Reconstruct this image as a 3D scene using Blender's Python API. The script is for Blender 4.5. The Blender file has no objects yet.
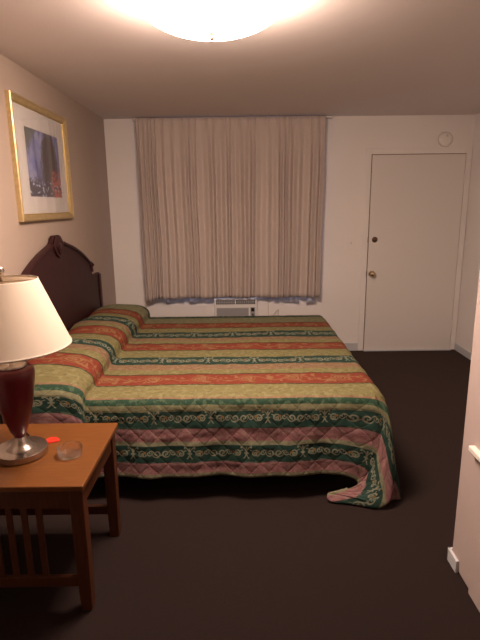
import bpy, bmesh, math, random
from mathutils import Vector, Matrix, noise
from math import sin, cos, pi, atan, sqrt, atan2
random.seed(4)
S = bpy.context.scene
COL = S.collection

# ------------------------------------------------------------------ render look
S.view_settings.view_transform = 'Standard'
S.view_settings.look = 'None'
S.view_settings.gamma = 1
S.view_settings.use_curve_mapping = False
S.view_settings.exposure = 0.0
w = bpy.data.worlds.new('world'); S.world = w; w.use_nodes = True
w.node_tree.nodes['Background'].inputs[0].default_value = (0.50, 0.56, 0.80, 1)
w.node_tree.nodes['Background'].inputs[1].default_value = 1.5

# ------------------------------------------------------------------ camera
TH = atan(115/497); RO = atan(26.5/2147)
cd = bpy.data.cameras.new('camera'); cam = bpy.data.objects.new('camera', cd); COL.objects.link(cam)
cd.sensor_width = 36; cd.lens = 497/640*36; cd.clip_start = .02
U = Vector((1, 0, 0)); V = Vector((0, sin(TH), cos(TH))); Fw = Vector((0, cos(TH), -sin(TH)))
R_ = U*cos(RO) - V*sin(RO); Up = U*sin(RO) + V*cos(RO); B_ = -Fw
m = Matrix((R_, Up, B_)).transposed().to_4x4(); m.translation = Vector((0, 0, 1.547))
cam.matrix_world = m
S.camera = cam

# ------------------------------------------------------------------ helpers
def lin(c):
    return [((x/255+.055)/1.055)**2.4 if x/255 > .04045 else x/255/12.92 for x in c]
REF = lin((182, 148, 127))
def obs(r, g, b, k=.195):
    "surface colour of a thing seen as r,g,b under the warm ceiling lamp"
    l = lin((r, g, b))
    return tuple(min(.9, l[i]/REF[i]*.72*k) for i in range(3)) + (1,)

def mat(name, col, rough=.6, metal=0., bump=None, spec=.5, coat=0., var=None):
    m = bpy.data.materials.new(name); m.use_nodes = True
    nt = m.node_tree; p = nt.nodes['Principled BSDF']
    p.inputs['Base Color'].default_value = col if len(col) == 4 else (*col, 1)
    p.inputs['Roughness'].default_value = rough; p.inputs['Metallic'].default_value = metal
    p.inputs['Specular IOR Level'].default_value = spec; p.inputs['Coat Weight'].default_value = coat
    if bump or var:
        tc = nt.nodes.new('ShaderNodeTexCoord')
    if bump:
        sc, dist, stren = bump
        n = nt.nodes.new('ShaderNodeTexNoise'); n.inputs['Scale'].default_value = sc; n.inputs['Detail'].default_value = 4
        b = nt.nodes.new('ShaderNodeBump'); b.inputs['Distance'].default_value = dist; b.inputs['Strength'].default_value = stren
        nt.links.new(tc.outputs['Object'], n.inputs['Vector']); nt.links.new(n.outputs['Fac'], b.inputs['Height'])
        nt.links.new(b.outputs['Normal'], p.inputs['Normal'])
    if var:
        sc, c2, stretch = var
        mp = nt.nodes.new('ShaderNodeMapping'); mp.inputs['Scale'].default_value = stretch
        n = nt.nodes.new('ShaderNodeTexNoise'); n.inputs['Scale'].default_value = sc; n.inputs['Detail'].default_value = 5
        r = nt.nodes.new('ShaderNodeValToRGB'); r.color_ramp.elements[0].position = .35; r.color_ramp.elements[1].position = .68
        r.color_ramp.elements[0].color = (*col[:3], 1); r.color_ramp.elements[1].color = (*c2[:3], 1)
        nt.links.new(tc.outputs['Object'], mp.inputs[0]); nt.links.new(mp.outputs[0], n.inputs['Vector'])
        nt.links.new(n.outputs['Fac'], r.inputs[0]); nt.links.new(r.outputs[0], p.inputs['Base Color'])
    return m

M = {}
M['wall'] = mat('wall_paint', (.86, .83, .81), .75, bump=(70, .002, .35), var=(1.3, (.83, .80, .775), (1, 1, 1)))
M['tan'] = mat('tan_wall_paint', (.39, .315, .265), .75, bump=(70, .002, .35), var=(1.3, (.38, .305, .255), (1, 1, 1)))  # left wall colour darkened to offset the strong lamp light falling on it
M['tan_light'] = mat('pale_tan_wall_paint', (.49, .41, .39), .75, bump=(70, .002, .35), var=(1.3, (.475, .395, .375), (1, 1, 1)))  # copy for the near wall, its colour darkened less against the lamp
M['ceiling'] = mat('ceiling_paint', (.74, .68, .66), .8, bump=(90, .002, .4))
M['trim'] = mat('trim_paint', (.82, .80, .76), .45, bump=(30, .001, .1))
M['base'] = mat('baseboard_paint', obs(188, 156, 138, .7), .5)
M['door'] = mat('door_paint', (.76, .73, .70), .5, bump=(40, .001, .12))
M['carpet'] = mat('carpet', obs(55, 33, 27, .36), .95, bump=(420, .006, .8), spec=.1, var=(160, obs(42, 25, 20, .36), (1, 1, 1)))
cp_ = M['carpet'].node_tree.nodes['Principled BSDF']; cp_.inputs['Sheen Weight'].default_value = .10; cp_.inputs['Sheen Roughness'].default_value = .45; cp_.inputs['Sheen Tint'].default_value = (.8, .55, .42, 1)
M['gold'] = mat('gold_leaf', (.66, .52, .28), .38, .7, bump=(60, .001, .3), var=(40, (.56, .43, .21), (1, 1, 1)))
M['goldin'] = mat('gold_inner', (.50, .36, .14), .4, .7)
M['matboard'] = mat('mat_board', (.70, .68, .66), .85)
M['mahog'] = mat('dark_mahogany', obs(92, 34, 30), .5, var=(9, obs(80, 28, 26), (1, 8, 1)), coat=.05, spec=.3)
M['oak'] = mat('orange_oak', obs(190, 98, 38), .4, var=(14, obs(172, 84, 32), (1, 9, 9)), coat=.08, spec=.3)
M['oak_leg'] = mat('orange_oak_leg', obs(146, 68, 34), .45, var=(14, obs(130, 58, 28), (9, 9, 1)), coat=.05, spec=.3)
M['nickel'] = mat('brushed_nickel', (.50, .46, .42), .26, 1., bump=(200, .0005, .2))
M['brass'] = mat('aged_brass', (.62, .48, .30), .28, 1.)
M['bronze'] = mat('dark_bronze', (.22, .15, .11), .38, .9)
M['redglaze'] = mat('red_glaze', obs(110, 22, 24, .5), .3, coat=.25, spec=.3, var=(6, obs(96, 18, 20, .5), (1, 1, 1)))
M['black'] = mat('black_cloth', (.012, .011, .012), .9, spec=.1)
M['white_pl'] = mat('white_plastic', (.84, .82, .78), .4)
M['ivory_pl'] = mat('ivory_plastic', (.66, .62, .54), .4)
M['ac'] = mat('ac_plastic', (.80, .79, .78), .45)
M['acgrey'] = mat('ac_grille', (.36, .36, .38), .5)
M['slot'] = mat('dark_slot', (.05, .05, .055), .6)
M['redpl'] = mat('red_plastic', (.75, .03, .015), .35)
M['mattress'] = mat('mattress_ticking', (.55, .52, .48), .9)
M['frameal'] = mat('window_aluminium', (.55, .55, .56), .4, .6)

def shade_mat(name, c1, c2, f):
    m = bpy.data.materials.new(name); m.use_nodes = True; nt = m.node_tree
    p = nt.nodes['Principled BSDF']; p.inputs['Base Color'].default_value = c1; p.inputs['Roughness'].default_value = .8
    tr = nt.nodes.new('ShaderNodeBsdfTranslucent'); tr.inputs[0].default_value = c2
    mx = nt.nodes.new('ShaderNodeMixShader'); mx.inputs[0].default_value = f
    nt.links.new(p.outputs[0], mx.inputs[1]); nt.links.new(tr.outputs[0], mx.inputs[2])
    nt.links.new(mx.outputs[0], nt.nodes['Material Output'].inputs[0]); return m
M['shade'] = shade_mat('shade_linen', (.84, .80, .72, 1), (.88, .80, .70, 1), .5)
M['trimtape'] = mat('shade_tape', (.66, .60, .52), .8)
M['lining'] = shade_mat('curtain_lining', (.84, .84, .90, 1), (.8, .82, .9, 1), .5)

def curtain_mat():
    m = mat('curtain_cloth', obs(176, 134, 111, .86), .85, bump=(300, .0004, .2), spec=.2)
    return m
M['curtain'] = curtain_mat()

def glass_thin(name):
    m = bpy.data.materials.new(name); m.use_nodes = True; nt = m.node_tree; nt.nodes.clear()
    o = nt.nodes.new('ShaderNodeOutputMaterial'); t = nt.nodes.new('ShaderNodeBsdfTransparent'); g = nt.nodes.new('ShaderNodeBsdfGlossy')
    g.inputs['Roughness'].default_value = .03; lw = nt.nodes.new('ShaderNodeLayerWeight'); lw.inputs[0].default_value = .5; pw = nt.nodes.new('ShaderNodeMath'); pw.operation = 'POWER'; pw.inputs[1].default_value = 4; nt.links.new(lw.outputs['Facing'], pw.inputs[0]); f = nt.nodes.new('ShaderNodeMath'); f.operation = 'ADD'; f.inputs[1].default_value = .03; nt.links.new(pw.outputs[0], f.inputs[0])
    mx = nt.nodes.new('ShaderNodeMixShader'); nt.links.new(f.outputs[0], mx.inputs[0])
    nt.links.new(t.outputs[0], mx.inputs[1]); nt.links.new(g.outputs[0], mx.inputs[2]); nt.links.new(mx.outputs[0], o.inputs[0])
    return m
M['pane'] = glass_thin('picture_glass')
gm = bpy.data.materials.new('clear_glass'); gm.use_nodes = True
gp = gm.node_tree.nodes['Principled BSDF']; gp.inputs['Base Color'].default_value = (.97, .97, .97, 1)
gp.inputs['Transmission Weight'].default_value = 1; gp.inputs['Roughness'].default_value = .02; gp.inputs['IOR'].default_value = 1.48
_n = gm.node_tree.nodes; _t = _n.new('ShaderNodeBsdfTransparent'); _m = _n.new('ShaderNodeMixShader'); _m.inputs[0].default_value = .8
gm.node_tree.links.new(_t.outputs[0], _m.inputs[1]); gm.node_tree.links.new(gp.outputs[0], _m.inputs[2]); gm.node_tree.links.new(_m.outputs[0], _n['Material Output'].inputs[0])
M['glass'] = gm
em = bpy.data.materials.new('lit_opal_glass'); em.use_nodes = True
ep = em.node_tree.nodes['Principled BSDF']; ep.inputs['Base Color'].default_value = (.9, .85, .8, 1)
ep.inputs['Emission Color'].default_value = (1, .725, .57, 1); ep.inputs['Emission Strength'].default_value = 88
M['opal'] = em

def box(bm, x0, x1, y0, y1, z0, z1):
    vs = [bm.verts.new((x, y, z)) for x in (x0, x1) for y in (y0, y1) for z in (z0, z1)]
    for f in ((0, 1, 3, 2), (4, 6, 7, 5), (0, 4, 5, 1), (2, 3, 7, 6), (0, 2, 6, 4), (1, 5, 7, 3)):
        bm.faces.new([vs[i] for i in f])
def obj(name, bm, m, parent=None, bevel=0, smooth=False, seg=2):
    me = bpy.data.meshes.new(name)
    if isinstance(bm, bmesh.types.BMesh):
        bmesh.ops.recalc_face_normals(bm, faces=bm.faces[:]); bm.to_mesh(me); bm.free()
    else:
        me.from_pydata(*bm)
    if m: me.materials.append(m)
    o = bpy.data.objects.new(name, me); COL.objects.link(o)
    if parent: o.parent = parent; o.matrix_parent_inverse = Matrix.Translation(parent.location).inverted()
    if bevel:
        b = o.modifiers.new('bevel', 'BEVEL'); b.width = bevel; b.segments = seg; b.limit_method = 'ANGLE'
    if smooth:
        for p in me.polygons: p.use_smooth = True
    return o
def bx(name, d, m, parent=None, bevel=0):
    bm = bmesh.new()
    for q in (d if isinstance(d, list) else [d]): box(bm, *q)
    return obj(name, bm, m, parent, bevel)
def struct(o): o['kind'] = 'structure'; return o
def thing(name, label, cat, loc, group=None):
    o = bpy.data.objects.new(name, None); COL.objects.link(o); o.location = loc; o.empty_display_size = .05
    o['label'] = label; o['category'] = cat
    if group: o['group'] = group
    return o
def tag(o, label, cat): o['label'] = label; o['category'] = cat; return o
def lathe(bm, prof, c, n=48, axis='z'):
    rings = []
    for r, h in prof:
        ring = []
        for i in range(n):
            a = 2*pi*i/n; p = (r*cos(a), r*sin(a), h)
            if axis == 'y': p = (p[0], h, p[1])
            if axis == 'x': p = (h, p[0], p[1])
            ring.append(bm.verts.new((c[0]+p[0], c[1]+p[1], c[2]+p[2])))
        rings.append(ring)
    for a, b in zip(rings, rings[1:]):
        for i in range(n):
            bm.faces.new((a[i], a[(i+1) % n], b[(i+1) % n], b[i]))
    for ring, (r, h) in ((rings[0], prof[0]), (rings[-1], prof[-1])):
        if r > 1e-5: bm.faces.new(ring)
    bmesh.ops.remove_doubles(bm, verts=bm.verts[:], dist=1e-6)
def tube(bm, pts, r, n=8):
    pts = [Vector(p) for p in pts]; rings = []
    for i, p in enumerate(pts):
        d = (pts[min(i+1, len(pts)-1)] - pts[max(i-1, 0)]).normalized()
        a = d.cross(Vector((0, 0, 1)) if abs(d.z) < .9 else Vector((1, 0, 0))).normalized(); b = d.cross(a)
        rings.append([bm.verts.new(p + a*r*cos(2*pi*k/n) + b*r*sin(2*pi*k/n)) for k in range(n)])
    for A, B in zip(rings, rings[1:]):
        for k in range(n): bm.faces.new((A[k], A[(k+1) % n], B[(k+1) % n], B[k]))
    bm.faces.new(rings[0]); bm.faces.new(rings[-1])
def cat(pts, u):
    "Catmull-Rom through a list of points, u in 0..1"
    n = len(pts)-1; f = min(max(u, 0), 1)*n; i = min(int(f), n-1); f -= i
    P = [Vector(pts[max(i-1, 0)]), Vector(pts[i]), Vector(pts[i+1]), Vector(pts[min(i+2, n)])]
    return .5*((2*P[1]) + (P[2]-P[0])*f + (2*P[0]-5*P[1]+4*P[2]-P[3])*f*f + (-P[0]+3*P[1]-3*P[2]+P[3])*f**3)
def sm(a, b, x):
    t = min(max((x-a)/(b-a), 0), 1); return t*t*(3-2*t)

# ------------------------------------------------------------------ room shell
XL, XR, XN, YF, YN, YB, ZC = -1.305, 2.32, .92, 5.16, 1.905, -1.4, 2.378
struct(bx('floor', (XL-.1, XR+.1, YB-.1, YF+.1, -.1, 0), M['carpet']))
struct(bx('ceiling', (XL-.1, XR+.1, YB-.1, YF+.1, ZC, ZC+.1), M['ceiling']))
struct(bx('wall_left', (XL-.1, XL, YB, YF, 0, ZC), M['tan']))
struct(bx('wall_right', (XR, XR+.1, YN, YF, 0, ZC), M['wall']))
WX0, WX1, WZ0, WZ1 = -.90, .80, .625, 2.26
struct(bx('wall_back', [(XL-.1, WX0, YF, YF+.1, 0, ZC), (WX1, XR+.1, YF, YF+.1, 0, ZC), (WX0, WX1, YF, YF+.1, 0, WZ0), (WX0, WX1, YF, YF+.1, WZ1, ZC)], M['wall']))
struct(bx('wall_front', (XL-.1, XR+.1, YB-.1, YB, 0, ZC), M['wall']))
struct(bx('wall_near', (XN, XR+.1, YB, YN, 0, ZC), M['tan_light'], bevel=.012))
struct(bx('baseboard_left', (XL, XL+.012, YB, YF, 0, .085), M['base'], bevel=.003))
struct(bx('baseboard_back', (XL, 1.262, YF-.012, YF, 0, .085), M['base'], bevel=.003))
struct(bx('baseboard_right', (XR-.012, XR, YN, YF, 0, .075), M['base'], bevel=.003))
struct(bx('baseboard_near', [(XN-.013, XN, 1.825, YN+.012, 0, .06), (XN-.013, XR, YN, YN+.012, 0, .06)], M['base'], bevel=.003))
# painted ledge and flat panel on the near right wall
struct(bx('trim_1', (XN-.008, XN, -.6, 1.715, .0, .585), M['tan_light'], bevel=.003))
struct(bx('trim_2', (XN-.026, XN, -.6, 1.795, .592, .614), M['trim'], bevel=.004))

# door in the back wall
DX0, DX1, DZ = 1.330, 2.252, 2.012
d = struct(bx('door_1', (DX0, DX1, YF-.022, YF-.002, .012, DZ), M['door'], bevel=.003))
def knobset(name, x, z, m, big):
    bm = bmesh.new()
    if big:
        lathe(bm, [(.0, -.066), (.016, -.066), (.025, -.058), (.028, -.046), (.024, -.034), (.012, -.026), (.011, -.010), (.030, -.008), (.033, 0)], (x, YF-.022, z), 28, 'y')
    else:
        lathe(bm, [(.0, -.016), (.018, -.016), (.019, -.010), (.026, -.008), (.030, 0)], (x, YF-.022, z), 28, 'y')
        box(bm, x-.004, x+.004, YF-.05, YF-.036, z-.013, z+.013)
    return obj(name, bm, m, d, smooth=True)
knobset('door_knob', 1.374, .835, M['brass'], True)
knobset('deadbolt', 1.390, 1.184, M['bronze'], False)
for z in (.28, 1.05, 1.78):
    bx('hinge', (DX1-.002, DX1+.012, YF-.030, YF-.019, z-.045, z+.045), M['trim'], d, .002)
for z in (.835, 1.184):
    bx('strike_plate', (DX0-.014, DX0-.006, YF-.024, YF-.021, z-.028, z+.028), M['bronze'], d)
struct(bx('trim_3', [(DX0-.062, DX0-.007, YF-.010, YF, 0, DZ+.06), (DX1+.007, DX1+.062, YF-.010, YF, 0, DZ+.06),
                     (DX0-.007, DX1+.007, YF-.010, YF, DZ+.007, DZ+.06)], M['wall'], bevel=.003))
struct(bx('trim_6', [(DX0-.007, DX0-.0005, YF-.006, YF-.001, .012, DZ+.007), (DX1+.0005, DX1+.007, YF-.006, YF-.001, .012, DZ+.007), (DX0, DX1, YF-.006, YF-.001, DZ+.0005, DZ+.007)], M['bronze']))  # dark strips stand in for the shade in the gap round the door
struct(bx('trim_4', (DX0-.006, DX1+.006, YF-.045, YF, 0, .012), M['base'], bevel=.003))

# window hidden behind the curtain, with its panel down to the air conditioner
wf = struct(bx('window_1', [(WX0, WX0+.04, YF+.03, YF+.07, WZ0, WZ1), (WX1-.04, WX1, YF+.03, YF+.07, WZ0, WZ1),
      (WX0+.04, WX1-.04, YF+.03, YF+.07, WZ0, WZ0+.03), (WX0+.04, WX1-.04, YF+.03, YF+.07, WZ1-.03, WZ1), (-.07, -.03, YF+.03, YF+.07, WZ0+.03, WZ1-.03)], M['frameal']))
bx('window_pane', [(WX0+.04, -.07, YF+.048, YF+.052, WZ0+.03, WZ1-.03), (-.03, WX1-.04, YF+.048, YF+.052, WZ0+.03, WZ1-.03)], M['pane'], wf)
struct(bx('trim_5', (-.375, .305, YF-.008, YF, .20, .622), M['wall'], bevel=.002))

# ------------------------------------------------------------------ wall air conditioner
a = thing('air_conditioner', 'white wall air conditioner with louvred vents showing just below the curtain', 'air conditioner', (-.045, YF-.009, .36))
ax0, ax1, az0, az1, ay = -.268, .182, .30, .600, YF-.075
bx('housing', (ax0, ax1, ay, YF-.009, az0, az1), M['ac'], a, .010)
for vx0, vx1 in ((ax0+.022, -.052), (-.040, ax1-.022)):
    v = bx('air_vent', (vx0, vx1, ay-.003, ay+.001, .540, .586), M['slot'], a)
    bm = bmesh.new(); n = 9 if vx0 > -.1 else 11
    for i in range(1, n):
        x = vx0+(vx1-vx0)*i/n; box(bm, x-.005, x+.005, ay-.007, ay-.002, .541, .585)
    for z in (.563,): box(bm, vx0, vx1, ay-.006, ay-.002, z-.003, z+.003)
    obj('louvre', bm, M['acgrey'], v)
bm = bmesh.new()
for i in range(14):
    z = .335+i*.0115; box(bm, ax0+.030, ax1-.095, ay-.006, ay, z, z+.006)
box(bm, ax0+.025, ax1-.09, ay-.002, ay+.001, .328, .502)
obj('intake_grille', bm, M['acgrey'], a)
cp = bx('control_panel', (ax1-.072, ax1-.022, ay-.004, ay+.001, .33, .508), M['acgrey'], a, .003)
bx('display', (ax1-.064, ax1-.032, ay-.006, ay-.003, .462, .498), M['black'], cp)
for z in (.43, .40):
    bm = bmesh.new(); lathe(bm, [(0, -.012), (.009, -.012), (.010, 0)], (ax1-.047, ay-.004, z), 16, 'y'); obj('button', bm, M['slot'], cp)
bm = bmesh.new()
P = [(.300, YF-.02, .66), (.300, YF-.02, .50), (.305, YF-.02, .40), (.34, YF-.025, .395), (.40, YF-.025, .47), (.405, YF-.02, .42), (.40, YF-.02, .30), (.30, YF-.02, .27), (.175, YF-.05, .30)]
tube(bm, [cat(P, i/50) for i in range(51)], .0035)
obj('power_cord', bm, M['ivory_pl'], a, smooth=True)

# ------------------------------------------------------------------ curtain, rail
CX0, CX1, CT, CB = -.972, .840, 2.366, .612
def curtain_mesh(x0, x1, zt, zb, yc, amp, hem, seed):
    NX, NZ = 600, 46; vs = []; fs = []
    rnd = random.Random(seed); K = 25
    # fold boundaries: tight stack on the left, looser to the right
    ws = []
    for k in range(K):
        f = k/K; ws.append((.45 if f < .17 else 1.0)*(.7+.7*rnd.random()))
    tot = sum(ws); acc = [0]
    for q in ws: acc.append(acc[-1]+q/tot)
    am = [(.75+.6*rnd.random()) for _ in ws]
    for j in range(NZ+1):
        v = j/NZ; z = zt+(zb-zt)*v
        for i in range(NX+1):
            u = i/NX; k = 0
            while k < K-1 and acc[k+1] < u: k += 1
            ph = (u-acc[k])/(acc[k+1]-acc[k])
            a_ = am[k]*amp*(.35+.65*sm(.02, .35, v))
            # pinch pleats at the heading flatten the valley between them
            s_ = cos(2*pi*ph); s_ = s_*(1-.35*v)+.35*v*cos(2*pi*ph+.6*sin(5*v+k))
            if v < .10: s_ = (max(0, cos(2*pi*ph))**3*1.6-.3)*(1-v/.10)+s_*(v/.10)
            dx = .012*noise.noise(Vector((u*9, v*2.2, seed)))*sm(0, .4, v)
            x = x0+(x1-x0)*u
            # heading is a bit wider than the hem
            x = x + (.5-u)*.030*v*(.7+.7*u) + dx
            y = yc - a_*s_ + .010*noise.noise(Vector((u*9, v*1.6, seed+3)))*v
            zz = z + (hem(u) + .006*cos(2*pi*ph))*v**4
            vs.append((x, y, zz))
    for j in range(NZ):
        for i in range(NX):
            q = j*(NX+1)+i; fs.append((q, q+1, q+NX+2, q+NX+1))
    return vs, [], fs
def hem(u):
    h = -.030*(1-sm(.02, .075, u)) + .004*sin(u*31)
    return h
c = thing('window_curtain', 'beige pinch-pleated curtain drawn across the whole window above the bed', 'curtain', (-.05, 5.07, .57))
o = obj('curtain_panel', curtain_mesh(CX0, CX1, CT, CB, 5.050, .026, hem, 1), M['curtain'], c, smooth=True)
s = o.modifiers.new('solid', 'SOLIDIFY'); s.thickness = .0025; s.offset = 0
def hem2(u):
    h = .02+.008*sin(u*47)
    for a0, a1, dpt in ((.0, .09, .015), (.09, .165, .058), (.185, .205, .062), (.225, .295, .060), (.32, .36, .060), (.66, .735, .048), (.74, .78, .062), (.80, .895, .075), (.93, 1.0, .095)):
        if a0 < u < a1: h -= dpt*min(1, min(u-a0, a1-u)/.006)
    return h
o = obj('curtain_lining', curtain_mesh(CX0+.035, CX1-.022, CT-.03, CB, 5.098, .009, hem2, 8), M['lining'], c, smooth=True)
s = o.modifiers.new('solid', 'SOLIDIFY'); s.thickness = .0012; s.offset = 0
r = thing('curtain_rail', 'thin white curtain rail running close under the ceiling above the curtain', 'curtain rail', (-.05, 5.1, 2.36))
bx('rail', (-1.005, .915, 5.088, 5.106, 2.356, 2.372), M['white_pl'], r, .003)
for x in (-1.005, .895):
    bx('bracket', (x, x+.02, 5.106, YF-.001, 2.354, 2.374), M['white_pl'], r, .002)
# ------------------------------------------------------------------ smoke detector, switch
t = thing('smoke_detector', 'round white smoke detector on the wall above the door', 'smoke detector', (2.041, YF-.001, 2.152))
bm = bmesh.new(); lathe(bm, [(.0, -.036), (.040, -.036), (.060, -.030), (.068, -.018), (.071, -.001)], (2.041, YF, 2.152), 40, 'y'); obj('cover', bm, M['white_pl'], t, smooth=True)
bm = bmesh.new(); lathe(bm, [(.0, -.040), (.010, -.040), (.011, -.035)], (2.046, YF, 2.182), 20, 'y'); obj('test_button', bm, M['ivory_pl'], t)
t = thing('light_switch', 'cream light switch plate on the wall left of the door', 'light switch', (1.15, YF-.001, 1.153))
bx('switch_plate', (1.115, 1.185, YF-.006, YF-.0005, 1.095, 1.21), M['wall'], t, .003)
bx('toggle', (1.145, 1.155, YF-.016, YF-.005, 1.143, 1.163), M['ivory_pl'], t, .001)

# ------------------------------------------------------------------ ceiling light
LX, LY = -.10, 2.22
t = thing('ceiling_light', 'large round glowing opal glass dome light on the ceiling', 'ceiling light', (LX, LY, ZC))
bm = bmesh.new(); lathe(bm, [(.0, -.001), (.31, -.001), (.315, -.02), (.305, -.028), (.0, -.028)], (LX, LY, ZC), 64); obj('ceiling_pan', bm, M['white_pl'], t, smooth=False)
bm = bmesh.new(); n = 14
prof = [(.30*cos(pi/2*i/n), -.030-.125*sin(pi/2*i/n)) for i in range(n+1)]
lathe(bm, prof, (LX, LY, ZC), 64); obj('glass_dome', bm, M['opal'], t, smooth=True)
bm = bmesh.new(); lathe(bm, [(.0, -.182), (.006, -.180), (.010, -.172), (.007, -.164), (.014, -.156), (.014, -.152)], (LX, LY, ZC), 20); obj('finial', bm, M['bronze'], t, smooth=True)

# ------------------------------------------------------------------ framed picture on the left wall
FY0, FY1, FZ0, FZ1 = 3.005, 3.94, 1.464, 2.190
t = thing('framed_picture', 'gold framed landscape print with a wide white mat above the headboard', 'picture', (XL, 3.55, 1.46))
t.rotation_euler = (0, 0, 0)
def frame_ring(y0, y1, z0, z1, prof):
    "prof: list of (inset, height off the wall)"
    bm = bmesh.new(); rings = []
    for ins, h in prof:
        rings.append([bm.verts.new((XL+h, y, z)) for y, z in ((y0+ins, z0+ins), (y1-ins, z0+ins), (y1-ins, z1-ins), (y0+ins, z1-ins))])
    for A, B in zip(rings, rings[1:]):
        for k in range(4): bm.faces.new((A[k], A[(k+1) % 4], B[(k+1) % 4], B[k]))
    return bm
obj('frame', frame_ring(FY0, FY1, FZ0, FZ1, [(0, .001), (0, .026), (.004, .032), (.012, .033), (.022, .026), (.032, .024), (.038, .018), (.040, .008)]), M['gold'], t)
obj('frame_lip', frame_ring(FY0+.038, FY1-.038, FZ0+.038, FZ1-.038, [(0, .018), (.006, .017), (.008, .009)]), M['goldin'], t)
AY0, AY1, AZ0, AZ1 = 3.205, 3.785, 1.612, 2.035
bm = bmesh.new(); rings = []
for y0, y1, z0_, z1_, h in ((FY0+.03, FY1-.03, FZ0+.03, FZ1-.03, .008), (AY0, AY1, AZ0, AZ1, .008), (AY0+.003, AY1-.003, AZ0+.003, AZ1-.003, .0055)):
    rings.append([bm.verts.new((XL+h, y, z)) for y, z in ((y0, z0_), (y1, z0_), (y1, z1_), (y0, z1_))])
for A, B in zip(rings, rings[1:]):
    for k in range(4): bm.faces.new((A[k], A[(k+1) % 4], B[(k+1) % 4], B[k]))
obj('mat_board', bm, M['matboard'], t)
def print_mat():
    m = bpy.data.materials.new('landscape_print'); m.use_nodes = True; nt = m.node_tree; N = nt.nodes; L = nt.links
    tc = N.new('ShaderNodeTexCoord'); sp = N.new('ShaderNodeSeparateXYZ'); L.new(tc.outputs['Generated'], sp.inputs[0])
    def mt(op, a, b=None):
        n = N.new('ShaderNodeMath'); n.operation = op
        for i, q in enumerate((a, b)):
            if q is None: continue
            if isinstance(q, (int, float)): n.inputs[i].default_value = q
            else: L.new(q, n.inputs[i])
        return n.outputs[0]
    def noi(sc, d=3, st=(1, 1, 1)):
        mp = N.new('ShaderNodeMapping'); mp.inputs['Scale'].default_value = st; L.new(tc.outputs['Generated'], mp.inputs[0])
        n = N.new('ShaderNodeTexNoise'); n.inputs['Scale'].default_value = sc; n.inputs['Detail'].default_value = d; L.new(mp.outputs[0], n.inputs['Vector']); return n.outputs['Fac']
    def mix(f, a, b):
        n = N.new('ShaderNodeMix'); n.data_type = 'RGBA'
        for q, s in ((f, n.inputs[0]), (a, n.inputs[6]), (b, n.inputs[7])):
            if isinstance(q, (int, float)): s.default_value = q
            elif isinstance(q, tuple): s.default_value = q
            else: L.new(q, s)
        return n.outputs[2]
    def step(x, e, wdt=.06):
        n = N.new('ShaderNodeMapRange'); n.interpolation_type = 'SMOOTHSTEP'; L.new(x, n.inputs[0]); n.inputs[1].default_value = e-wdt; n.inputs[2].default_value = e+wdt; return n.outputs[0]
    y, z = sp.outputs['Y'], sp.outputs['Z']
    nz = noi(5); fine = noi(22, 4)
    sky = mix(step(nz, .5, .15), obs(110, 100, 130, .66), obs(150, 128, 140, .66))
    # pale vertical trunks / falls
    col = mix(mt('MULTIPLY', step(noi(14, 2, (1, 1, .12)), .55, .05), .7), sky, obs(66, 60, 84, .66))
    # foliage upper left
    d1 = mt('ADD', mt('MULTIPLY', y, -1.2), mt('ADD', z, mt('MULTIPLY', fine, .5)))
    col = mix(step(d1, .86, .08), col, obs(95, 84, 72, .66))
    # dark tree mass right of centre
    dy = mt('MULTIPLY', mt('SUBTRACT', y, .66), 3.4); dz = mt('MULTIPLY', mt('SUBTRACT', z, .5), 1.75)
    rr = mt('ADD', mt('ADD', mt('MULTIPLY', dy, dy), mt('MULTIPLY', dz, dz)), mt('MULTIPLY', mt('SUBTRACT', fine, .5), 1.3))
    col = mix(step(rr, .75, .12), obs(62, 50, 48, .66), col)
    # dark undergrowth low
    low = mt('ADD', z, mt('MULTIPLY', mt('SUBTRACT', noi(9), .5), .5))
    col = mix(step(low, .26, .07), obs(70, 56, 60, .66), col)
    # red flowers lower right
    fl = mt('MULTIPLY', step(mt('ADD', y, mt('MULTIPLY', nz, .25)), .80, .05), mt('SUBTRACT', 1, step(low, .42, .06)))
    col = mix(mt('MULTIPLY', fl, step(noi(16), .46, .05)), col, obs(176, 84, 66, .66))
    # white flowers
    wf = mt('MULTIPLY', step(noi(19, 1), .63, .03), mt('SUBTRACT', 1, step(z, .26, .04)))
    col = mix(wf, col, obs(190, 172, 176, .66))
    p = N['Principled BSDF']; L.new(col, p.inputs['Base Color']); p.inputs['Roughness'].default_value = .7
    return m
bx('print', (XL+.0035, XL+.005, AY0-.004, AY1+.004, AZ0-.004, AZ1+.004), print_mat(), t)
bx('glass_pane', (XL+.0095, XL+.0115, FY0+.044, FY1-.044, FZ0+.044, FZ1-.044), M['pane'], t)

# ------------------------------------------------------------------ headboard
HY = 3.492
half = [(0, 1.358), (.050, 1.358), (.062, 1.350), (.085, 1.325), (.115, 1.308), (.15, 1.298), (.22, 1.282), (.32, 1.258), (.42, 1.226), (.52, 1.188), (.62, 1.143), (.70, 1.104), (.735, 1.092), (.762, 1.086), (.772, 1.070), (.765, 1.052), (.745, 1.040),
        (.742, 1.020), (.752, .998), (.775, .982), (.80, .978), (.835, .972), (.972, .972), (.984, .968)]
def outline(scale_in=0.0, zb=.30):
    pts = [(HY+y, z) for y, z in half] + [(HY+.984, zb)]
    return pts + [(2*HY-y, z) for y, z in reversed(pts)]
def prism(bm, pts, x0, x1):
    A = [bm.verts.new((x0, y, z)) for y, z in pts]; B = [bm.verts.new((x1, y, z)) for y, z in pts]; n = len(pts)
    bm.faces.new(A); bm.faces.new(B[::-1])
    for i in range(n): bm.faces.new((A[i], A[(i+1) % n], B[(i+1) % n], B[i]))
t = thing('headboard', 'dark mahogany arched headboard with a carved crest behind the bed', 'headboard', (XL+.01, HY, .30))
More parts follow.
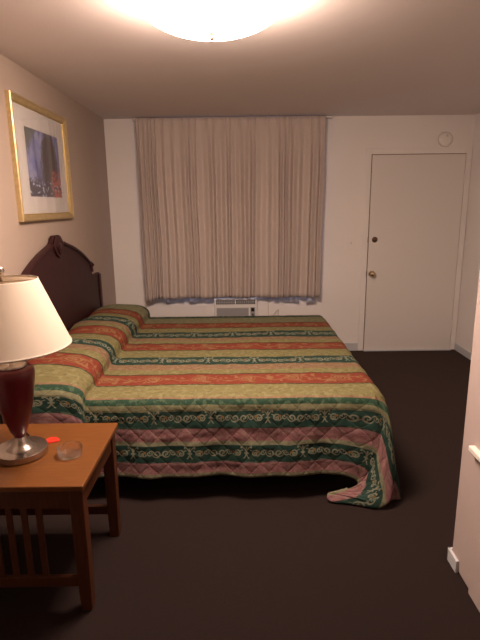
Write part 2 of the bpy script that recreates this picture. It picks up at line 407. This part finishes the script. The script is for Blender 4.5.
bm = bmesh.new(); pts = outline(); pts = [p for i, p in enumerate(pts) if i == 0 or (abs(p[0]-pts[i-1][0])+abs(p[1]-pts[i-1][1])) > 1e-5]; pts = pts[:-1] if abs(pts[0][0]-pts[-1][0])+abs(pts[0][1]-pts[-1][1]) < 1e-5 else pts
prism(bm, pts, XL+.013, XL+.043); obj('panel', bm, M['mahog'], t, .004)
# moulding that follows the arch
for sgn in (-1, 1):
    bm = bmesh.new(); line = [(XL+.045, HY+sgn*y, z-.012) for y, z in half if .10 < y < .75]
    tube(bm, [cat(line, i/40) for i in range(41)], .013, 10); obj('arch_moulding', bm, M['mahog'], t, smooth=True)
    bm = bmesh.new(); lathe(bm, [(0, .024), (.010, .022), (.014, .012), (.022, .010), (.026, 0)], (XL+.043, HY+sgn*.745, 1.066), 24, 'x'); obj('scroll_rosette', bm, M['mahog'], t, smooth=True)
bm = bmesh.new()
shell = [(0, 1.352), (.045, 1.350), (.070, 1.322), (.098, 1.296), (.085, 1.262), (.060, 1.235), (.030, 1.212), (0, 1.200)]
sp_ = [(HY+y, z) for y, z in shell] + [(HY-y, z) for y, z in reversed(shell[1:-1])]
prism(bm, sp_, XL+.043, XL+.055)
cr = obj('crest_carving', bm, M['mahog'], t, .005)
for k in range(-3, 4):
    bm = bmesh.new(); a_ = k*.26
    tube(bm, [(XL+.056+.004*sin(pi*q/8), HY+sin(a_)*(.006+.07*q/8), 1.222+cos(a_)*(.008+.08*q/8)) for q in range(9)], .005, 8)
    obj('carved_petal', bm, M['mahog'], cr, smooth=True)
for sg in (-1, 1):
    bx('post', (XL+.043, XL+.055, HY+sg*.955-.027, HY+sg*.955+.027, .30, .960), M['mahog'], t, .005)

# ------------------------------------------------------------------ bed
t = thing('bed', 'king size bed on a black base pushed against the mahogany headboard', 'bed', (-.25, HY, 0))
bx('mattress', (XL+.06, .70, 2.53, 4.37, .30, .535), M['mattress'], t, .04)
bx('box_spring', (XL+.06, .70, 2.53, 4.37, .14, .298), M['black'], t, .02)
bx('base', (XL+.08, .60, 2.62, 4.28, 0, .14), M['black'], t, .01)

# ------------------------------------------------------------------ bedspread
ZT, RR, YE, XE, SL, DR = .565, .06, 2.50, .715, .13, .465
TF = -(4.40-YE)
def off(dd, sl=SL):
    A = RR*(pi/2-sl)
    if dd < A: a_ = dd/RR; return RR*sin(a_), RR*(1-cos(a_))
    a_ = pi/2-sl; q = dd-A
    return RR*sin(a_)+q*sin(sl), RR*(1-cos(a_))+q*cos(sl)
ROLL = [(-1.241, .112), (-1.19, .132), (-1.12, .142), (-1.04, .140), (-.965, .134), (-.90, .120), (-.855, .096), (-.830, .062), (-.824, .026), (-.815, .004), (-.775, 0), (-.72, 0)]
def roll(s_):
    v = cat([(x, 0, z) for x, z in ROLL], (s_+1.241)/(1.241-.72)); return v[0], v[2]
def cornercols(sgn):
    C = Vector((XE, 0, ZT)); cols = {}
    def side(sl): return [Vector((0, *off(DR*i/5, sl))) for i in range(6)]
    cols[0] = [Vector((XE, -p[1], ZT-p[2])) for p in side(SL)]
    cols[90] = [Vector((XE+p[1], 0, ZT-p[2])) for p in side(.03)]
    def first(ph, k=1): return Vector((XE+.055*sin(math.radians(ph))*k, -.055*cos(math.radians(ph))*k, ZT-.045))
    if sgn > 0:
        mk = {0: [(.742, -.075, .43), (.722, -.10, .28), (.670, -.115, .15), (.600, -.122, .075)],
              22: [(.760, -.085, .42), (.745, -.12, .28), (.690, -.15, .12), (.620, -.15, .068), (.525, -.125, .062)],
              45: [(.775, -.085, .43), (.765, -.135, .26), (.73, -.190, .09), (.67, -.205, .045), (.57, -.165, .040), (.455, -.125, .038)],
              52: [(.785, -.075, .43), (.792, -.130, .26), (.78, -.185, .10), (.75, -.215, .024), (.68, -.205, .012), (.50, -.16, .010)],
              64: [(.793, -.045, .43), (.812, -.085, .26), (.822, -.125, .12), (.825, -.150, .012)],
              76: [(.790, -.010, .42), (.808, -.030, .27), (.816, -.045, .12), (.822, -.055, .010)]}
    else:
        mk = {p: [(XE+sin(math.radians(p))*q*(1+.25*sin(math.radians(2*p))), -cos(math.radians(p))*q*(1+.25*sin(math.radians(2*p))), z) for q, z in ((.085, .44), (.11, .26), (.14, .10), (.19, .012))] for p in (30, 60)}
    for p, l in mk.items():
        cols[p] = [C, first(p)] + [Vector(q) for q in l]
    return cols
def resample(l, n=12):
    fine = [cat(l, i/120) for i in range(121)]; acc = [0]
    for a_, b_ in zip(fine, fine[1:]): acc.append(acc[-1]+(b_-a_).length)
    out = []; j = 0
    for k in range(n+1):
        tgt = acc[-1]*k/n
        while j < 119 and acc[j+1] < tgt: j += 1
        f = (tgt-acc[j])/max(1e-9, acc[j+1]-acc[j]); out.append(fine[j].lerp(fine[j+1], min(1, max(0, f))))
    return out
CN = {sg: {p: resample(l) for p, l in cornercols(sg).items()} for sg in (1, -1)}
def corner(a_, b_, sg):
    ph = math.degrees(atan2(a_, b_)); r_ = sqrt(a_*a_+b_*b_)
    q = min(1, r_/(DR/max(cos(math.radians(ph)), sin(math.radians(ph)))))
    K = sorted(CN[sg]); i = 0
    while i < len(K)-2 and K[i+1] < ph: i += 1
    f = (ph-K[i])/(K[i+1]-K[i])
    pt = [cat(CN[sg][K[j]], q) for j in (max(i-1, 0), i, i+1, min(i+2, len(K)-1))]
    f2 = f*f*(3-2*f)*.4+f*.6
    v = .5*((2*pt[1])+(pt[2]-pt[0])*f2+(2*pt[0]-5*pt[1]+4*pt[2]-pt[3])*f2*f2+(-pt[0]+3*pt[1]-3*pt[2]+pt[3])*f2**3)
    return v
def P(s_, t_):
    a_ = max(0, s_-XE); bn = max(0, t_); bf = max(0, TF-t_)
    b_ = max(bn, bf); sg = 1 if t_ > TF/2 else -1
    ybase = YE if sg > 0 else YE-TF
    if a_ > 0 and b_ > 0:
        v = corner(a_, b_, sg); x, dy, z = v
        y = ybase+sg*dy
    elif a_ > 0:
        o_, dn = off(a_, .03); x, y, z = XE+o_, YE-t_, ZT-dn
        x += .006*sin(y*9+1)*sm(.1, .46, a_)
    elif b_ > 0:
        o_, dn = off(b_); x, y, z = s_, ybase-sg*o_, ZT-dn
        wv = (.010*sin(s_*11)+.008*sin(s_*23+1))*sm(.12, .46, b_); y -= sg*wv*(1-sm(.5, .73, s_))
        if sg > 0:
            wgt = sm(.52, .73, s_)
            if wgt > 0:
                v = cat(CN[1][0], min(1, b_/DR)); y = y*(1-wgt)+(YE+v[1])*wgt; z = z*(1-wgt)+v[2]*wgt; x = x*(1-wgt)+(v[0])*wgt
        if sg < 0:
            wgt = sm(.5, .73, s_)
    else:
        x, y, z = s_, YE-t_, ZT
    # sag and fullness of the top
    if a_ == 0 and s_ < -.72:
        x, k = roll(s_)
        ye = abs((y-3.45)/1.0)
        f = 1-.30*min(1, ye)**10
        if b_ > 0:
            f = .70+.12*sm(0, .2, b_); y -= sg*.035*sm(0, .12, b_)*(k/.142)
        z += k*f
        z += (.006*sin(y*9)+.010*noise.noise(Vector((x*4, y*5, 2))))*min(1, k/.05); x += .014*noise.noise(Vector((3, y*4, z*3)))*min(1, k/.05)
    if a_ == 0 and b_ == 0:
        z += .008*noise.noise(Vector((x*2.2, y*2.2, 5)))*sm(0, .15, min(-t_, t_-TF, XE-s_))
    q = noise.noise(Vector((s_*14, t_*14, 7)))*.0035 + noise.noise(Vector((s_*5, t_*34 if a_ == 0 else t_*5, 1)))*.002
    if b_ > 0: y -= sg*q*1.6
    elif a_ > 0: x += q*1.6
    else: z += q
    return x, y, max(z, .006)
def build_spread():
    def lins(a_, b_, n): return [a_+(b_-a_)*i/n for i in range(n+1)]
    ss = lins(XL+.064, -.72, 84)[:-1]+lins(-.72, XE, 100)[:-1]+lins(XE, XE+DR, 44)
    tt = lins(TF-DR, TF, 28)[:-1]+lins(TF, 0, 140)[:-1]+lins(0, DR, 46)
    vs = []; uv = []; fs = []
    for s_ in ss:
        for t_ in tt:
            vs.append(P(s_, t_)); uv.append((s_, t_))
    n = len(tt)
    for i in range(len(ss)-1):
        for j in range(n-1):
            q = i*n+j; fs.append((q, q+n, q+n+1, q+1))
    me = bpy.data.meshes.new('bedspread'); me.from_pydata(vs, [], fs)
    ul = me.uv_layers.new(name='cloth')
    for l in me.loops: ul.data[l.index].uv = uv[l.vertex_index]
    for p in me.polygons: p.use_smooth = True
    o = bpy.data.objects.new('bedspread', me); COL.objects.link(o)
    me.update()
    up = sum(p.normal.z for p in me.polygons)
    sd = o.modifiers.new('solid', 'SOLIDIFY'); sd.thickness = .009; sd.offset = -1 if up > 0 else 1
    return o

def spread_mat():
    m = bpy.data.materials.new('quilted_stripe'); m.use_nodes = True; nt = m.node_tree; N = nt.nodes; L = nt.links
    p = N['Principled BSDF']; p.inputs['Roughness'].default_value = .7; p.inputs['Specular IOR Level'].default_value = .12
    uvn = N.new('ShaderNodeUVMap'); uvn.uv_map = 'cloth'; sp = N.new('ShaderNodeSeparateXYZ'); L.new(uvn.outputs[0], sp.inputs[0])
    u0, v0 = sp.outputs[0], sp.outputs[1]
    def mt(op, a, b=None, c=None):
        n = N.new('ShaderNodeMath'); n.operation = op
        for i, q in enumerate((a, b, c)):
            if q is None: continue
            if isinstance(q, (int, float)): n.inputs[i].default_value = q
            else: L.new(q, n.inputs[i])
        return n.outputs[0]
    add = lambda a, b: mt('ADD', a, b); sub = lambda a, b: mt('SUBTRACT', a, b); mul = lambda a, b: mt('MULTIPLY', a, b)
    mx = lambda a, b: mt('MAXIMUM', a, b); ab = lambda a: mt('ABSOLUTE', a)
    def below(x, e, wd):     # 1 where x<e
        n = N.new('ShaderNodeMapRange'); n.interpolation_type = 'SMOOTHSTEP'; L.new(x, n.inputs[0])
        n.inputs[1].default_value = e-wd; n.inputs[2].default_value = e+wd; n.inputs[3].default_value = 1; n.inputs[4].default_value = 0; return n.outputs[0]
    def mix(f, a, b):
        n = N.new('ShaderNodeMix'); n.data_type = 'RGBA'
        for q, s in ((f, n.inputs[0]), (a, n.inputs[6]), (b, n.inputs[7])):
            if isinstance(q, (int, float)): s.default_value = q
            elif isinstance(q, tuple): s.default_value = q
            else: L.new(q, s)
        return n.outputs[2]
    def noi(sc, st=(1, 1, 1), d=3, off_=0):
        mp = N.new('ShaderNodeMapping'); mp.inputs['Scale'].default_value = st; mp.inputs['Location'].default_value = (off_, off_, 0); L.new(uvn.outputs[0], mp.inputs[0])
        n = N.new('ShaderNodeTexNoise'); n.inputs['Scale'].default_value = sc; n.inputs['Detail'].default_value = d; L.new(mp.outputs[0], n.inputs['Vector']); return n.outputs['Fac']
    # a slight wander so the stripes are not ruler straight
    v = add(v0, mul(sub(noi(5, d=1), .5), .012))
    KH = obs(196, 152, 88); CO = obs(200, 76, 48); GR = obs(66, 94, 62); GM = obs(54, 78, 58); PK = obs(210, 138, 92); TN = obs(190, 154, 102)
    MA = obs(222, 128, 112); LN = obs(74, 74, 42)
    bands = [(-9, GM), (-2.10, KH), (-1.98, GM), (-1.842, TN), (-1.648, LN), (-1.636, CO), (-1.481, LN), (-1.469, KH), (-1.336, GM), (-1.167, PK), (-1.09, KH), (-1.006, LN), (-.998, CO),
             (-.826, LN), (-.815, KH), (-.666, GM), (-.522, PK), (-.42, KH), (-.332, LN), (-.322, CO), (-.153, LN), (-.142, KH), (.022, PK), (.038, GR), (.070, TN), (.098, GM), (.190, MA), (.265, obs(196, 160, 112)), (.289, GM), (.377, MA), (.437, obs(200, 160, 112)), (.455, CO)]
    LO, HI = -2.45, .50
    r = N.new('ShaderNodeValToRGB'); cr = r.color_ramp; cr.interpolation = 'CONSTANT'
    els = bands[:32]
    cr.elements[0].position = 0; cr.elements[0].color = els[0][1]; cr.elements[1].position = (els[1][0]-LO)/(HI-LO); cr.elements[1].color = els[1][1]
    for e, c_ in els[2:]:
        q = cr.elements.new((e-LO)/(HI-LO)); q.color = c_
    mr = N.new('ShaderNodeMapRange'); L.new(v, mr.inputs[0]); mr.inputs[1].default_value = LO; mr.inputs[2].default_value = HI
    L.new(mr.outputs[0], r.inputs[0]); col = r.outputs[0]
    def inband(a_, b_): return mul(mt('GREATER_THAN', v, a_), mt('LESS_THAN', v, b_))
    # --- scroll motif in the green bands
    mask = None; vl = None; uo = None
    for a_, b_, o_ in ((.098, .190, .010), (.289, .377, .125), (-.666, -.522, .06), (-1.336, -1.167, .21), (-1.98, -1.842, .0)):
        k = inband(a_, b_); sc = .092/(b_-a_)
        q = mul(k, mul(sub(v, (a_+b_)/2), sc)); w_ = mul(k, o_)
        mask = k if mask is None else add(mask, k); vl = q if vl is None else add(vl, q); uo = w_ if uo is None else add(uo, w_)
    CELL = .30
    uc = sub(mt('MODULO', add(add(u0, uo), 30.0), CELL), CELL/2); ua = ab(uc)
    def spiral(cx, cy, R, pitch, hand, wd=.25, rot=0):
        dx = sub(ua, cx); dy = sub(vl, cy); rr = mt('SQRT', add(mul(dx, dx), mul(dy, dy))); th = mt('ARCTAN2', dy, dx)
        f = mt('FRACT', add(sub(mul(rr, 1/pitch), mul(th, hand/(2*pi))), 10+rot))
        ln_ = below(ab(sub(f, .5)), wd, .06); return mul(ln_, below(rr, R, .001))
    mo = spiral(.047, .003, .0215, .0150, 1)
    mo = mx(mo, spiral(.087, -.002, .0155, .0125, -1, rot=.3))
    mo = mx(mo, spiral(.126, .002, .0225, .0160, 1, rot=.5))
    vine = add(vl, mul(mt('SINE', mul(ua, 2*pi/.078)), .016))
    mo = mx(mo, mul(below(ab(vine), .0030, .0012), mt('GREATER_THAN', ua, .018)))
    # fleur: upright leaf, side petals, foot  (v grows downwards)
    def ell(cx, cy, a_, b_):
        dx = mul(sub(ua, cx), 1/a_); dy = mul(sub(vl, cy), 1/b_); return mt('SQRT', add(mul(dx, dx), mul(dy, dy)))
    up_ = mt('LESS_THAN', vl, -.001); nv = mul(vl, -1)
    mo = mx(mo, mul(below(ab(sub(ua, mul(mul(nv, nv), 17))), .0036, .0010), up_))
    mo = mx(mo, mul(below(ua, .0042, .0012), mul(up_, mt('GREATER_THAN', vl, -.034))))
    mo = mx(mo, below(ell(.0255, -.031, .0058, .0062), .9, .15))
    mo = mx(mo, mul(below(ab(sub(ua, mul(mul(vl, vl), 15))), .0034, .0010), mul(mt('GREATER_THAN', vl, -.001), mt('LESS_THAN', vl, .031))))
    mo = mx(mo, mul(below(ab(add(vl, -.001)), .0040, .001), mt('LESS_THAN', ua, .012)))
    mo = mul(mo, mul(mt('GREATER_THAN', vl, -.041), mt('LESS_THAN', vl, .038)))
    mcol = mix(noi(26, d=1), obs(226, 196, 146), obs(190, 148, 108))
    leaf = below(ell(.062, -.006, .010, .008), .9, .2)
    mcol2 = mix(leaf, mcol, obs(206, 128, 62))
    mo = mx(mo, leaf)
    toneleaf = mul(below(noi(20, d=2, off_=3), .47, .04), .5)  # faint random leaf tone in the green bands
    col = mix(mul(mask, toneleaf), col, obs(58, 92, 72))
    col = mix(mul(mul(mask, mo), .95), col, mcol2)
    # --- blossoms on the coral bands
    cm = None; cl = None
    for a_, b_ in ((-.322, -.153), (-.998, -.826), (-1.636, -1.481)):
        k = inband(a_, b_); q = mul(k, sub(v, (a_+b_)/2)); cm = k if cm is None else add(cm, k); cl = q if cl is None else add(cl, q)
    vn = add(cl, mul(mt('SINE', mul(u0, 2*pi/.27)), .030)); fl = below(ab(vn), .006, .004)
    blob = below(noi(26, (1, .75, 1), 2, 1.7), .42, .02)
    cu = sub(mt('MODULO', add(u0, 30.07), .27), .135)
    d1 = mt('SQRT', add(mul(cu, cu), mul(mul(cl, cl), 1)))
    ros = mul(below(ab(sub(mt('FRACT', mul(d1, 1/.020)), .5)), .24, .1), below(d1, .05, .008))
    fl = mx(mul(fl, .7), mx(ros, mul(blob, .9))); fl = mul(fl, below(ab(cl), .064, .006))
    col = mix(mul(mul(cm, fl), .72), col, mix(noi(30, d=1, off_=5), obs(232, 168, 84), obs(222, 140, 96)))
    # --- soft leaves over khaki, pink and mauve
    lm = below(noi(34, (1, 1, 1), 3, 8), .45, .03); oth = sub(1.0, mt('MINIMUM', add(mask, cm), 1.0))
    lm2 = below(noi(40, (1, 1.2, 1), 3, 15), .42, .03)
    n = N.new('ShaderNodeMix'); n.data_type = 'RGBA'; n.blend_type = 'SCREEN'; L.new(mul(mul(oth, lm), .22), n.inputs[0]); L.new(col, n.inputs[6]); n.inputs[7].default_value = obs(200, 176, 120); col = n.outputs[2]
    n = N.new('ShaderNodeMix'); n.data_type = 'RGBA'; n.blend_type = 'MULTIPLY'; L.new(mul(mul(oth, lm2), .45), n.inputs[0]); L.new(col, n.inputs[6]); n.inputs[7].default_value = (.55, .52, .42, 1); col = n.outputs[2]
    # pale arched fronds on the mauve bands
    mm = add(inband(.190, .265), inband(.377, .437)); ml = add(mul(inband(.190, .265), sub(v, .2275)), mul(inband(.377, .437), sub(v, .407)))
    cu2 = sub(mt('MODULO', add(u0, add(30.0, mul(inband(.377, .437), .05))), .13), .065)
    arch = ab(sub(add(ml, .026), mul(mul(cu2, cu2), 11)))
    col = mix(mul(mul(mm, below(arch, .0035, .003)), .55), col, obs(206, 150, 132))
    col = mix(mul(mul(mm, below(ab(add(arch, -.018)), .003, .002)), .4), col, obs(120, 66, 66))
    # cross yarn
    col = mix(mul(noi(260, (1, .3, 1), 2), .22), col, obs(120, 96, 70))
    L.new(col, p.inputs['Base Color'])
    # --- quilting relief
    Q = .098
    s1 = ab(mt('SINE', mul(add(u0, v0), pi/Q))); s2 = ab(mt('SINE', mul(sub(u0, v0), pi/Q)))
    h = mt('POWER', mt('MINIMUM', s1, s2), .45)
    h = add(h, mul(noi(30, (1, 1, 1), 3, 4), .55))
    b = N.new('ShaderNodeBump'); b.inputs['Distance'].default_value = .009; b.inputs['Strength'].default_value = .38
    L.new(h, b.inputs['Height']); L.new(b.outputs[0], p.inputs['Normal'])
    return m
sprd = build_spread(); sprd.data.materials.append(spread_mat())
tag(sprd, 'quilted bedspread in coral, green, khaki and mauve stripes hanging over the bed', 'bedspread')

# ------------------------------------------------------------------ nightstand
NX0, NX1, NY0, NY1, NZ = -1.262, -.578, 1.622, 2.165, .560
t = thing('nightstand', 'orange oak end table with slatted ends standing beside the bed', 'nightstand', ((NX0+NX1)/2, (NY0+NY1)/2, 0))
bx('table_top', (NX0, NX1, NY0, NY1, NZ-.022, NZ), M['oak'], t, .004)
lx0, lx1, ly0, ly1 = NX0+.012, NX1-.012, NY0+.022, NY1-.022; LW = .052
def leg(x, y):
    bm = bmesh.new(); T = NZ-.023
    z0s = [(0, .004), (.10, .002), (.30, 0), (T, 0)]
    rings = []
    for z, ins in z0s:
        rings.append([bm.verts.new((x+ins if px == 0 else x+LW-ins, y+ins if py == 0 else y+LW-ins, z)) for px, py in ((0, 0), (1, 0), (1, 1), (0, 1))])
    for A, B in zip(rings, rings[1:]):
        for k in range(4): bm.faces.new((A[k], A[(k+1) % 4], B[(k+1) % 4], B[k]))
    bm.faces.new(rings[0]); bm.faces.new(rings[-1]); obj('leg', bm, M['oak_leg'], t, .004)
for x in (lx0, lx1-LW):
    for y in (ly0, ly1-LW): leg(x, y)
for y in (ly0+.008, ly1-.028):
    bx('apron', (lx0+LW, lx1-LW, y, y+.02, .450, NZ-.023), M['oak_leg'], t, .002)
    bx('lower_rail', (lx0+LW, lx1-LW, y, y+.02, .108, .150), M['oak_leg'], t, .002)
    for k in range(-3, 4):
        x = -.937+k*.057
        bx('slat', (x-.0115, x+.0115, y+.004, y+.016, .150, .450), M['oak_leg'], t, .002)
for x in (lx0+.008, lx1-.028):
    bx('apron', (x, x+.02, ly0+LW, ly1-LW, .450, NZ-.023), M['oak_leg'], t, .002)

# ------------------------------------------------------------------ table lamp
lx, ly = -.905, 1.872
t = thing('table_lamp', 'dark red vase lamp with a cream shade and nickel foot on the nightstand', 'lamp', (lx, ly, NZ))
bm = bmesh.new(); lathe(bm, [(0, .0), (.099, 0), (.103, .004), (.103, .027), (.101, .0295), (.058, .0305), (.054, .036), (.042, .044), (.032, .055), (.025, .068), (.021, .078), (0, .078)], (lx, ly, NZ+.0005), 64)
obj('base', bm, M['nickel'], t, smooth=True).modifiers.new('es', 'EDGE_SPLIT').split_angle = .45
bm = bmesh.new(); lathe(bm, [(0, .078), (.019, .078), (.024, .085), (.036, .115), (.050, .160), (.062, .205), (.072, .255), (.079, .300), (.083, .335), (.084, .352), (.081, .366), (.073, .374), (0, .376)], (lx, ly, NZ), 64)
obj('vase_body', bm, M['redglaze'], t, smooth=True)
bm = bmesh.new(); lathe(bm, [(0, .374), (.056, .374), (.058, .379), (.056, .388), (.050, .392), (.018, .396), (.014, .402), (.014, .44), (0, .44)], (lx, ly, NZ), 48)
obj('neck_cap', bm, M['nickel'], t, smooth=True)
z0, z1 = NZ+.460, NZ+.722
bm = bmesh.new()
N_ = 72; A = [bm.verts.new((lx+.235*cos(2*pi*i/N_), ly+.235*sin(2*pi*i/N_), z0)) for i in range(N_)]; B = [bm.verts.new((lx+.132*cos(2*pi*i/N_), ly+.132*sin(2*pi*i/N_), z1)) for i in range(N_)]
for i in range(N_): bm.faces.new((A[i], A[(i+1) % N_], B[(i+1) % N_], B[i]))
sh = obj('lamp_shade', bm, M['shade'], t, smooth=True); q = sh.modifiers.new('solid', 'SOLIDIFY'); q.thickness = .0016; q.offset = -1; sh.modifiers.new('es', 'EDGE_SPLIT').split_angle = .6
for rr, z in ((.2350, z0+.003), (.1325, z1-.003)):
    bm = bmesh.new()
    lathe(bm, [(rr, z-.004), (rr+.0006, z-.004), (rr, z+.004), (rr-.001, z+.004)], (lx, ly, 0), 72)
    for f in [f for f in bm.faces if len(f.verts) > 4]: bm.faces.remove(f)
    obj('shade_trim', bm, M['trimtape'], sh, smooth=True)
bm = bmesh.new()
for k in range(3):
    a_ = k*2*pi/3+.4; tube(bm, [(lx, ly, z1-.008), (lx+.130*cos(a_), ly+.130*sin(a_), z1-.008)], .002, 6)
for sg in (-1, 1):
    tube(bm, [cat([(lx+sg*.012, ly, NZ+.43), (lx+sg*.055, ly, NZ+.50), (lx+sg*.055, ly, NZ+.62), (lx, ly, z1-.008)], i/20) for i in range(21)], .002, 6)
obj('harp', bm, M['brass'], t)
bm = bmesh.new(); lathe(bm, [(0, -.008), (.006, -.008), (.006, .010), (.012, .014), (.009, .018), (.014, .024), (.0165, .034), (.013, .045), (.006, .051), (0, .052)], (lx, ly, z1), 28)
obj('finial', bm, M['nickel'], t, smooth=True)
bm = bmesh.new(); tube(bm, [cat([(lx-.02, ly+.105, NZ+.004), (lx-.03, ly+.15, NZ+.004), (lx-.07, ly+.20, NZ+.004), (lx-.12, ly+.27, NZ+.004), (lx-.12, ly+.304, NZ-.01), (lx-.12, ly+.306, NZ-.2)], i/30) for i in range(31)], .0032)
obj('cord', bm, M['black'], t, smooth=True)

# ------------------------------------------------------------------ ashtray and red scrap
t = tag(bpy.data.objects.new('dummy', None), '', ''); bpy.data.objects.remove(t)
bm = bmesh.new(); ax, ay_ = -.700, 1.858
prof = [(0, .001), (.044, .001), (.047, .004), (.0505, .034), (.0495, .0365), (.0455, .036), (.0425, .012), (.038, .008), (0, .008)]
lathe(bm, prof, (ax, ay_, NZ), 60)
for vtx in bm.verts:
    dx, dy = vtx.co.x-ax, vtx.co.y-ay_
    if vtx.co.z > NZ+.03:
        an = atan2(dy, dx)
        for c0 in (.5, 2.6, 4.7):
            da = abs((an-c0+pi) % (2*pi)-pi)
            if da < .16: vtx.co.z -= .010*(1-(da/.16)**2)
tag(obj('ashtray', bm, M['glass'], smooth=True), 'clear round glass ashtray near the front right corner of the nightstand top', 'ashtray')
bm = bmesh.new(); pts = [(.031*cos(a_)*(1+.14*cos(3*a_+.5)), .026*sin(a_)*(1+.12*sin(2*a_))) for a_ in [2*pi*i/28 for i in range(28)]]
A = [bm.verts.new((-.822+x, 1.985+y, NZ+.0006)) for x, y in pts]; B = [bm.verts.new((-.822+x*.9, 1.985+y*.88, NZ+.0075)) for x, y in pts]
bm.faces.new(A); bm.faces.new(B)
for i in range(28): bm.faces.new((A[i], A[(i+1) % 28], B[(i+1) % 28], B[i]))
tag(obj('red_cap', bm, M['redpl'], bevel=.002), 'small flat bright red plastic piece lying behind the ashtray', 'plastic piece')
